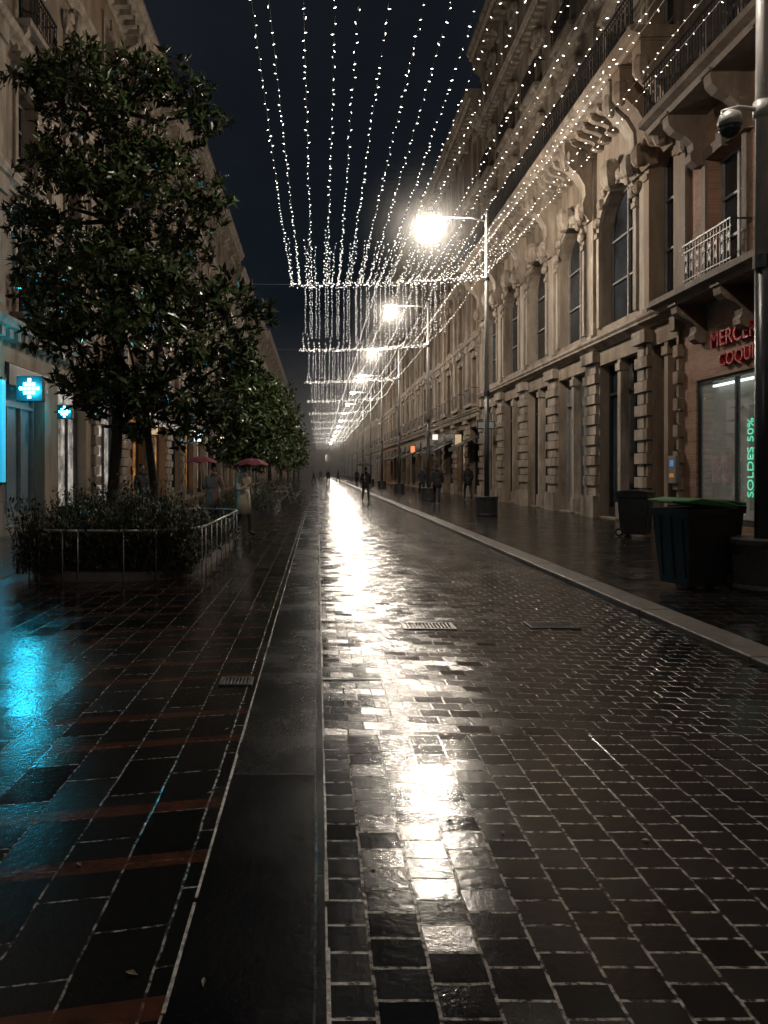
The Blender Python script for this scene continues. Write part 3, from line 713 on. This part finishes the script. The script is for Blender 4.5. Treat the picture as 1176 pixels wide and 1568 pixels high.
# ------------------------------------------------------------ wheelie bins
m_bin=mat_noisy('dark_bin_plastic',(.012,.013,.014),(.03,.03,.032),.38,5,.08)
m_lid=mat_noisy('green_bin_lid',(.03,.12,.045),(.06,.2,.08),.42,6,.1)
m_rub=mat_noisy('black_rubber',(.01,.01,.01),(.02,.02,.02),.7,9,.1)
def bin_(x,y,rz,lidm,w=.58,d=.7,h=1.02,lift=0):
    e=empty('wheelie_bin',(x,y,.05),rz)
    a=Acc(); q=.8; z0=.06
    def ring(z,k,o=0): return [(-w/2*k,-d/2*k+o,z),(w/2*k,-d/2*k+o,z),(w/2*k,d/2*k+.02,z),(-w/2*k,d/2*k+.02,z)]
    R_=[ring(z0,q),ring(.5,.9),ring(h-.1,.98),ring(h-.1,1.05),ring(h,1.06)]
    vs=sum(R_,[]); fs=[(3,2,1,0)]
    for i in range(4):
        for k in range(4): fs.append((i*4+k,i*4+(k+1)%4,(i+1)*4+(k+1)%4,(i+1)*4+k))
    fs.append((16,17,18,19)); a.add(vs,fs)
    for k in (-.3,0,.3): a.prof([(-d/2*.84-.012,.15),(-d/2*.84,.15),(-d/2*.98,h-.12),(-d/2*.98-.012,h-.12)],k*w-.02,k*w+.02)
    a.obj('body',m_bin,e,bevel=.012)
    a=Acc(); dd=d/2*1.1
    a.prof([(-dd,h+.005+lift),(-dd,h+.04+lift),(-dd*.4,h+.08+lift*.8),(dd*.6,h+.07+lift*.2),(dd,h+.045),(dd,h+.005)],-w/2*1.1,w/2*1.1)
    a.box(-.12,.12,-dd-.04,-dd+.0,h+.0+lift,h+.03+lift)
    a.obj('lid',lidm,e,bevel=.015)
    a=Acc()
    a.tube([(-w/2*.85,dd+.05,h-.02),(w/2*.85,dd+.05,h-.02)],.016,8)
    for s in (-1,1): a.tube([(s*w/2*.85,dd-.1,h-.03),(s*w/2*.85,dd+.05,h-.02)],.016,6)
    a.tube([(-w/2,d/2*.86,.1),(w/2,d/2*.86,.1)],.012,6); a.obj('handle_and_axle',m_bin,e)
    a=Acc()
    for s in (-1,1): a.tube([(s*(w/2-.01),d/2*.86,.1),(s*(w/2+.045),d/2*.86,.1)],.1,18)
    a.obj('wheels',m_rub,e,bevel=.01)
    a=Acc()
    for s in (-1,1): a.tube([(s*(w/2+.03),d/2*.86,.1),(s*(w/2+.052),d/2*.86,.1)],.05,12)
    a.obj('hubs',m_postw,e)
    return e
bin_(4.86,9.6,math.radians(-72),m_lid,.62,.74,1.03,.07); bin_(5.42,10.35,math.radians(-80),m_lid,.6,.7,1.03,.02)
bin_(7.35,17.1,math.radians(50),m_bin,.55,.65,1.0)
# ------------------------------------------------------------ bicycles
def bicycle(x,y,rz):
    e=empty('bicycle',(x,y,0),rz); a=Acc()
    def wheel(cx):
        a.tube([(cx+.33*math.cos(t),0,.34+.33*math.sin(t)) for t in [2*math.pi*k/24 for k in range(25)]],.017,5)
        for k in range(10):
            t=math.pi*2*k/10; a.tube([(cx,0,.34),(cx+.32*math.cos(t),0,.34+.32*math.sin(t))],.003,3)
    wheel(-.52); wheel(.52); a.obj('wheels',m_rub,e)
    a=Acc(); bb=(-.05,0,.28); st=(-.2,0,.8); hd_=(.35,0,.82)
    for p,q in ((bb,st),(st,hd_),(bb,(.38,0,.7)),((-.52,0,.34),bb),((-.52,0,.34),st),((.33,0,.9),(.52,0,.34)),(st,(-.23,0,.92))): a.tube([p,q],.016,6)
    a.tube([(.25,-.28,.98),(.33,-.1,.96),(.33,.1,.96),(.25,.28,.98)],.012,6); a.tube([(.33,0,.88),(.33,0,.96)],.014,6)
    a.tube([(-.05,-.1,.28),(-.05,.1,.28)],.012,6); a.lathe([(.08,-.005),(.08,.005)],(-.05,-.06,.28),12)
    a.obj('frame',M['frame'],e)
    a=Acc(); a.prof([(-.07,.92),(.07,.92),(.05,.97),(-.05,.97)],-.36,-.12); a.obj('saddle',m_rub,e)
bicycle(-1.5,27.2,math.radians(12)); bicycle(-1.6,34.6,math.radians(-8)); bicycle(-2.0,37.6,math.radians(10))
# ------------------------------------------------------------ people
def skinobj(name,V,E,Rd,root,mats,parent,assign=None,sub=1):
    me=bpy.data.meshes.new(name); me.from_pydata(V,E,[]); o=bpy.data.objects.new(name,me); col.objects.link(o)
    o.modifiers.new('s','SKIN'); sv=me.skin_vertices[0].data
    for i,r in enumerate(Rd): sv[i].radius=(r if isinstance(r,tuple) else (r,r))
    for i in range(len(V)): sv[i].use_root=(i==root)
    ss=o.modifiers.new('u','SUBSURF'); ss.levels=sub; ss.render_levels=sub
    dg=bpy.context.evaluated_depsgraph_get(); nm=bpy.data.meshes.new_from_object(o.evaluated_get(dg))
    bpy.data.objects.remove(o); n=bpy.data.objects.new(name,nm); col.objects.link(n); n.parent=parent
    nm.materials.clear()
    for m in mats: nm.materials.append(m)
    for p in nm.polygons:
        p.use_smooth=True; p.material_index=assign(p.center) if assign else 0
    return n
m_skin=mat_noisy('skin',(.32,.19,.14),(.4,.25,.19),.5,20,.02)
def cloth(name,c): return mat_noisy(name,tuple(x*.7 for x in c),tuple(x*1.2 for x in c),.8,12,.3,90)
c_black=cloth('black_cloth',(.015,.015,.018)); c_navy=cloth('navy_cloth',(.02,.025,.04)); c_grey=cloth('grey_cloth',(.06,.06,.065)); c_cream=cloth('cream_cloth',(.6,.52,.42)); c_brown=cloth('brown_cloth',(.24,.15,.12)); c_shoe=cloth('shoe_leather',(.02,.018,.016))
c_hair=cloth('dark_hair',(.02,.014,.01)); c_red=cloth('dark_red_umbrella_fabric',(.22,.025,.045)); c_umb=cloth('black_umbrella_fabric',(.015,.016,.02))
def person(x,y,z,rz,top,trou,s=1.0,stride=.22,umb=None,coatlen=.72,umr=.5,umh=2.0):
    e=empty('pedestrian',(x,y,z),rz); e.scale=(s,s,s)
    V=[(0,0,.95),(0,-.01,1.12),(0,-.01,1.30),(0,0,1.45),(0,-.02,1.54)]; Rr=[(.165,.12),(.15,.115),(.185,.125),(.08,.07),(.052,.055)]; E=[(0,1),(1,2),(2,3),(3,4)]
    for sd in (1,-1):
        st=stride*sd; n=len(V)
        V+=[(.09*sd,0,.88),(.1*sd,-st*.75-.04,.5),(.1*sd,-st*1.0+(.10 if st<0 else 0),.10 if st>=0 else .15),(.11*sd,-st*1.0-.15+(.08 if st<0 else 0),.045 if st>=0 else .07)]
        Rr+=[.1,.068,.048,(.045,.035)]; E+=[(0,n),(n,n+1),(n+1,n+2),(n+2,n+3)]
        n=len(V)
        if umb and sd==-1: V+=[(.19*sd,0,1.39),(.27*sd,-.04,1.12),(.17*sd,-.24,1.22)]
        else: V+=[(.19*sd,0,1.39),(.25*sd,.03+st*.3,1.12),(.24*sd,-.06+st*.8,.9)]
        Rr+=[.075,.055,.04]; E+=[(2,n),(n,n+1),(n+1,n+2)]
    def asg(c):
        if c.z<.1 and abs(c.x)<.22: return 2
        if c.z<.86 and abs(c.x)<.2: return 1
        return 0
    skinobj('body',V,E,Rr,0,[top,trou,c_shoe],e,asg,2)
    a=Acc(); a.lathe([(.165,1.12),(.175,1.0),(.19,.9),(.215,coatlen),(.2,coatlen),(.15,.95)],(0,0,0),18,1,.8); a.obj('coat_hem',top,e,True)
    a=Acc(); a.lathe([(.075,1.43),(.085,1.5),(.07,1.53)],(0,0,0),14); a.obj('collar',top,e,True)
    vs=[];fs=[];n=14;m=12
    for i in range(m+1):
        ph=math.pi*i/m
        for k in range(n):
            t=2*math.pi*k/n; X=.074*math.sin(ph)*math.cos(t); Y=.095*math.sin(ph)*math.sin(t); Z=.118*math.cos(ph)
            if Z<0: X*=1+Z*2.2; Y*=1+Z*1.0
            if k in (10,11) and i in (6,7): Y-=.016 if i==7 else .008
            vs.append((X,Y,Z+1.65))
    for i in range(m):
        for k in range(n): fs.append((i*n+k,i*n+(k+1)%n,(i+1)*n+(k+1)%n,(i+1)*n+k))
    a=Acc(); a.add(vs,fs)
    for sd in (1,-1): a.lathe([(.004,-.03),(.014,-.01),(.016,.012),(.006,.028)],(sd*.077,.01,1.645),8)
    a.lathe([(.003,-.022),(.012,-.014),(.009,.0),(.005,.022)],(0,-.1,1.64),8)
    a.obj('head',m_skin,e,True)
    a=Acc()
    for sd in (1,-1): a.lathe([(.002,-.008),(.011,0),(.002,.008)],(sd*.03,-.083,1.662),8)
    a.box(-.022,.022,-.092,-.084,1.592,1.599); a.obj('eyes_and_mouth',c_shoe,e)
    vs=[];fs=[]
    for i in range(9):
        ph=math.pi*.62*i/8
        for k in range(16):
            t=2*math.pi*k/16; fr=max(0,-math.sin(t)); ph2=ph*(1-.42*fr)
            vs.append((.084*math.sin(ph2)*math.cos(t),.105*math.sin(ph2)*math.sin(t)+.008,1.662+.125*math.cos(ph2)))
    for i in range(8):
        for k in range(16): fs.append((i*16+k,i*16+(k+1)%16,(i+1)*16+(k+1)%16,(i+1)*16+k))
    a=Acc(); a.add(vs,fs); a.obj('hair',c_hair,e,True)
    for sd in (1,-1):
        if umb and sd==-1: w=Vector((.17*sd,-.24,1.22)); fw=Vector((.35,-.75,.3)).normalized()
        else: w=Vector((.24*sd,-.06+stride*sd*.8,.9)); fw=Vector((0,-.15,-1)).normalized()
        sp=Vector((0,-1,0)) if fw.z<-.5 else Vector((0,0,1)); cu=Vector((-sd,0,0)) if fw.z<-.5 else Vector((1,0.2,0))
        HV=[w-fw*.02,w+fw*.05]; HE=[(0,1)]; HR=[.028,(.03,.02)]
        for j in range(4):
            o_=sp*(.024-.016*j); ln_=[.07,.08,.075,.058][j]; n0=len(HV); cl=1.0 if (umb and sd==-1) else .35
            HV+=[w+fw*.085+o_,w+fw*(.085+ln_*.5)+o_+cu*.014*cl*2,w+fw*(.085+ln_*(.9-.5*cl*.8))+o_+cu*.035*cl*1.6]; HR+=[.0095,.0085,.007]; HE+=[(1,n0),(n0,n0+1),(n0+1,n0+2)]
        n0=len(HV); HV+=[w+fw*.035+sp*.03,w+fw*.07+sp*.05+cu*.01,w+fw*.1+sp*.05+cu*.02]; HR+=[.012,.0105,.008]; HE+=[(1,n0),(n0,n0+1),(n0+1,n0+2)]
        skinobj('hand',[tuple(v) for v in HV],HE,HR,0,[m_skin],e)
    if umb:
        a=Acc(); hx,hy=-.13,-.33; a.tube([(hx,hy,1.08),(hx,hy,umh-.02)],.007,6); a.tube([(hx,hy,umh-.02),(hx,hy,umh+.05)],.005,5)
        a.tube([(hx,hy,1.16),(hx,hy,1.08),(hx+.03,hy,1.05),(hx+.06,hy,1.08)],.012,6)
        n=16; vs=[];fs=[]
        for i in range(6):
            f=i/5
            for k in range(n):
                t=2*math.pi*k/n; r=umr*f*(1 if k%2==0 else 1-.07*f); zz=umh-.26*umr*2*(f**1.8)*.75-( .0 if k%2==0 else -.03*f)
                vs.append((hx+r*math.cos(t),hy+r*math.sin(t),zz))
        for i in range(5):
            for k in range(n): fs.append((i*n+k,i*n+(k+1)%n,(i+1)*n+(k+1)%n,(i+1)*n+k))
        for k in range(0,n,2):
            t=2*math.pi*k/n; a.tube([(hx,hy,umh-.28*umr),(hx+umr*.5*math.cos(t),hy+umr*.5*math.sin(t),umh-.11*umr)],.003,3)
        a.obj('umbrella_shaft_and_ribs',m_steel,e)
        a=Acc(); a.add(vs,fs); a.obj('umbrella_canopy',umb,e,False)
    return e
person(2.45,38,0,math.radians(8),c_black,c_black,1.0,.24,c_umb,.7,.48,2.02)
person(5.55,34.5,.05,math.radians(170),c_black,c_black,1.05,.2,None,.72)
person(7.9,39,.05,math.radians(185),c_black,c_navy,1.08,.22,None,.7)
person(6.6,47,.05,math.radians(10),c_navy,c_black,1.0,.15,None,.7)
person(7.3,50,.05,math.radians(200),c_grey,c_black,1.0,.2,None,.7)
person(-1.78,17.7,0,math.radians(60),c_cream,c_grey,.99,.12,c_red,.55,.44,1.88)
person(-2.62,18.6,0,math.radians(-30),c_brown,c_navy,1.0,.1,c_red,.6,.44,1.93)
person(-4.9,20.5,0,math.radians(60),c_black,c_black,1.0,.15,None,.7)
for x,y in ((1.2,88),(2.6,95),(-.6,100),(4.4,84),(0.4,120)): person(x,y,0,U(0,6),c_black,c_black,1.0,.2,None,.7)
A=Acc()
for i in range(60):
    p=Vector((U(-2.5,3.3),U(1.8,9),.006)); d=Vector((U(-1,1),U(-1,1),.05)); leaf(A,p,d,Vector((0,0,1)),U(.02,.055),U(.012,.025))
A.obj('fallen_leaves',leafmat('dead_wet_leaves',(.10,.08,.05),(.3,.26,.18),.3,(.15,.12,.08)),recalc=False)
# ------------------------------------------------------------ world
w=bpy.data.worlds.new('World'); scene.world=w; w.use_nodes=True; nt=w.node_tree; bg=nt.nodes['Background']
tc=nt.nodes.new('ShaderNodeTexCoord'); sx=nt.nodes.new('ShaderNodeSeparateXYZ'); L(nt,tc.outputs['Generated'],sx.inputs[0])
gr=ramp(nt,sx.outputs[2],[(0,(.011,.016,.021)),(.25,(.0062,.0092,.0135)),(.8,(.008,.009,.012))])
n=noise_node(nt,tc.outputs['Generated'],2.2,5); c=mixc(nt,.8,gr.outputs[0],ramp(nt,n.outputs['Fac'],[(.3,(.5,.5,.55)),(.75,(1.6,1.5,1.4))]).outputs[0],'MULTIPLY')
L(nt,c,bg.inputs['Color']); bg.inputs['Strength'].default_value=1.0
# ------------------------------------------------------------ camera
cd=bpy.data.cameras.new('Camera'); cam=bpy.data.objects.new('camera',cd); col.objects.link(cam)
cam.location=(0,0,1.55); cam.rotation_euler=(math.radians(90),0,0)
cd.sensor_width=36; cd.lens=26; cd.shift_x=.0644; cd.shift_y=-.0395; cd.clip_end=2500; cd.clip_start=.05
scene.camera=cam
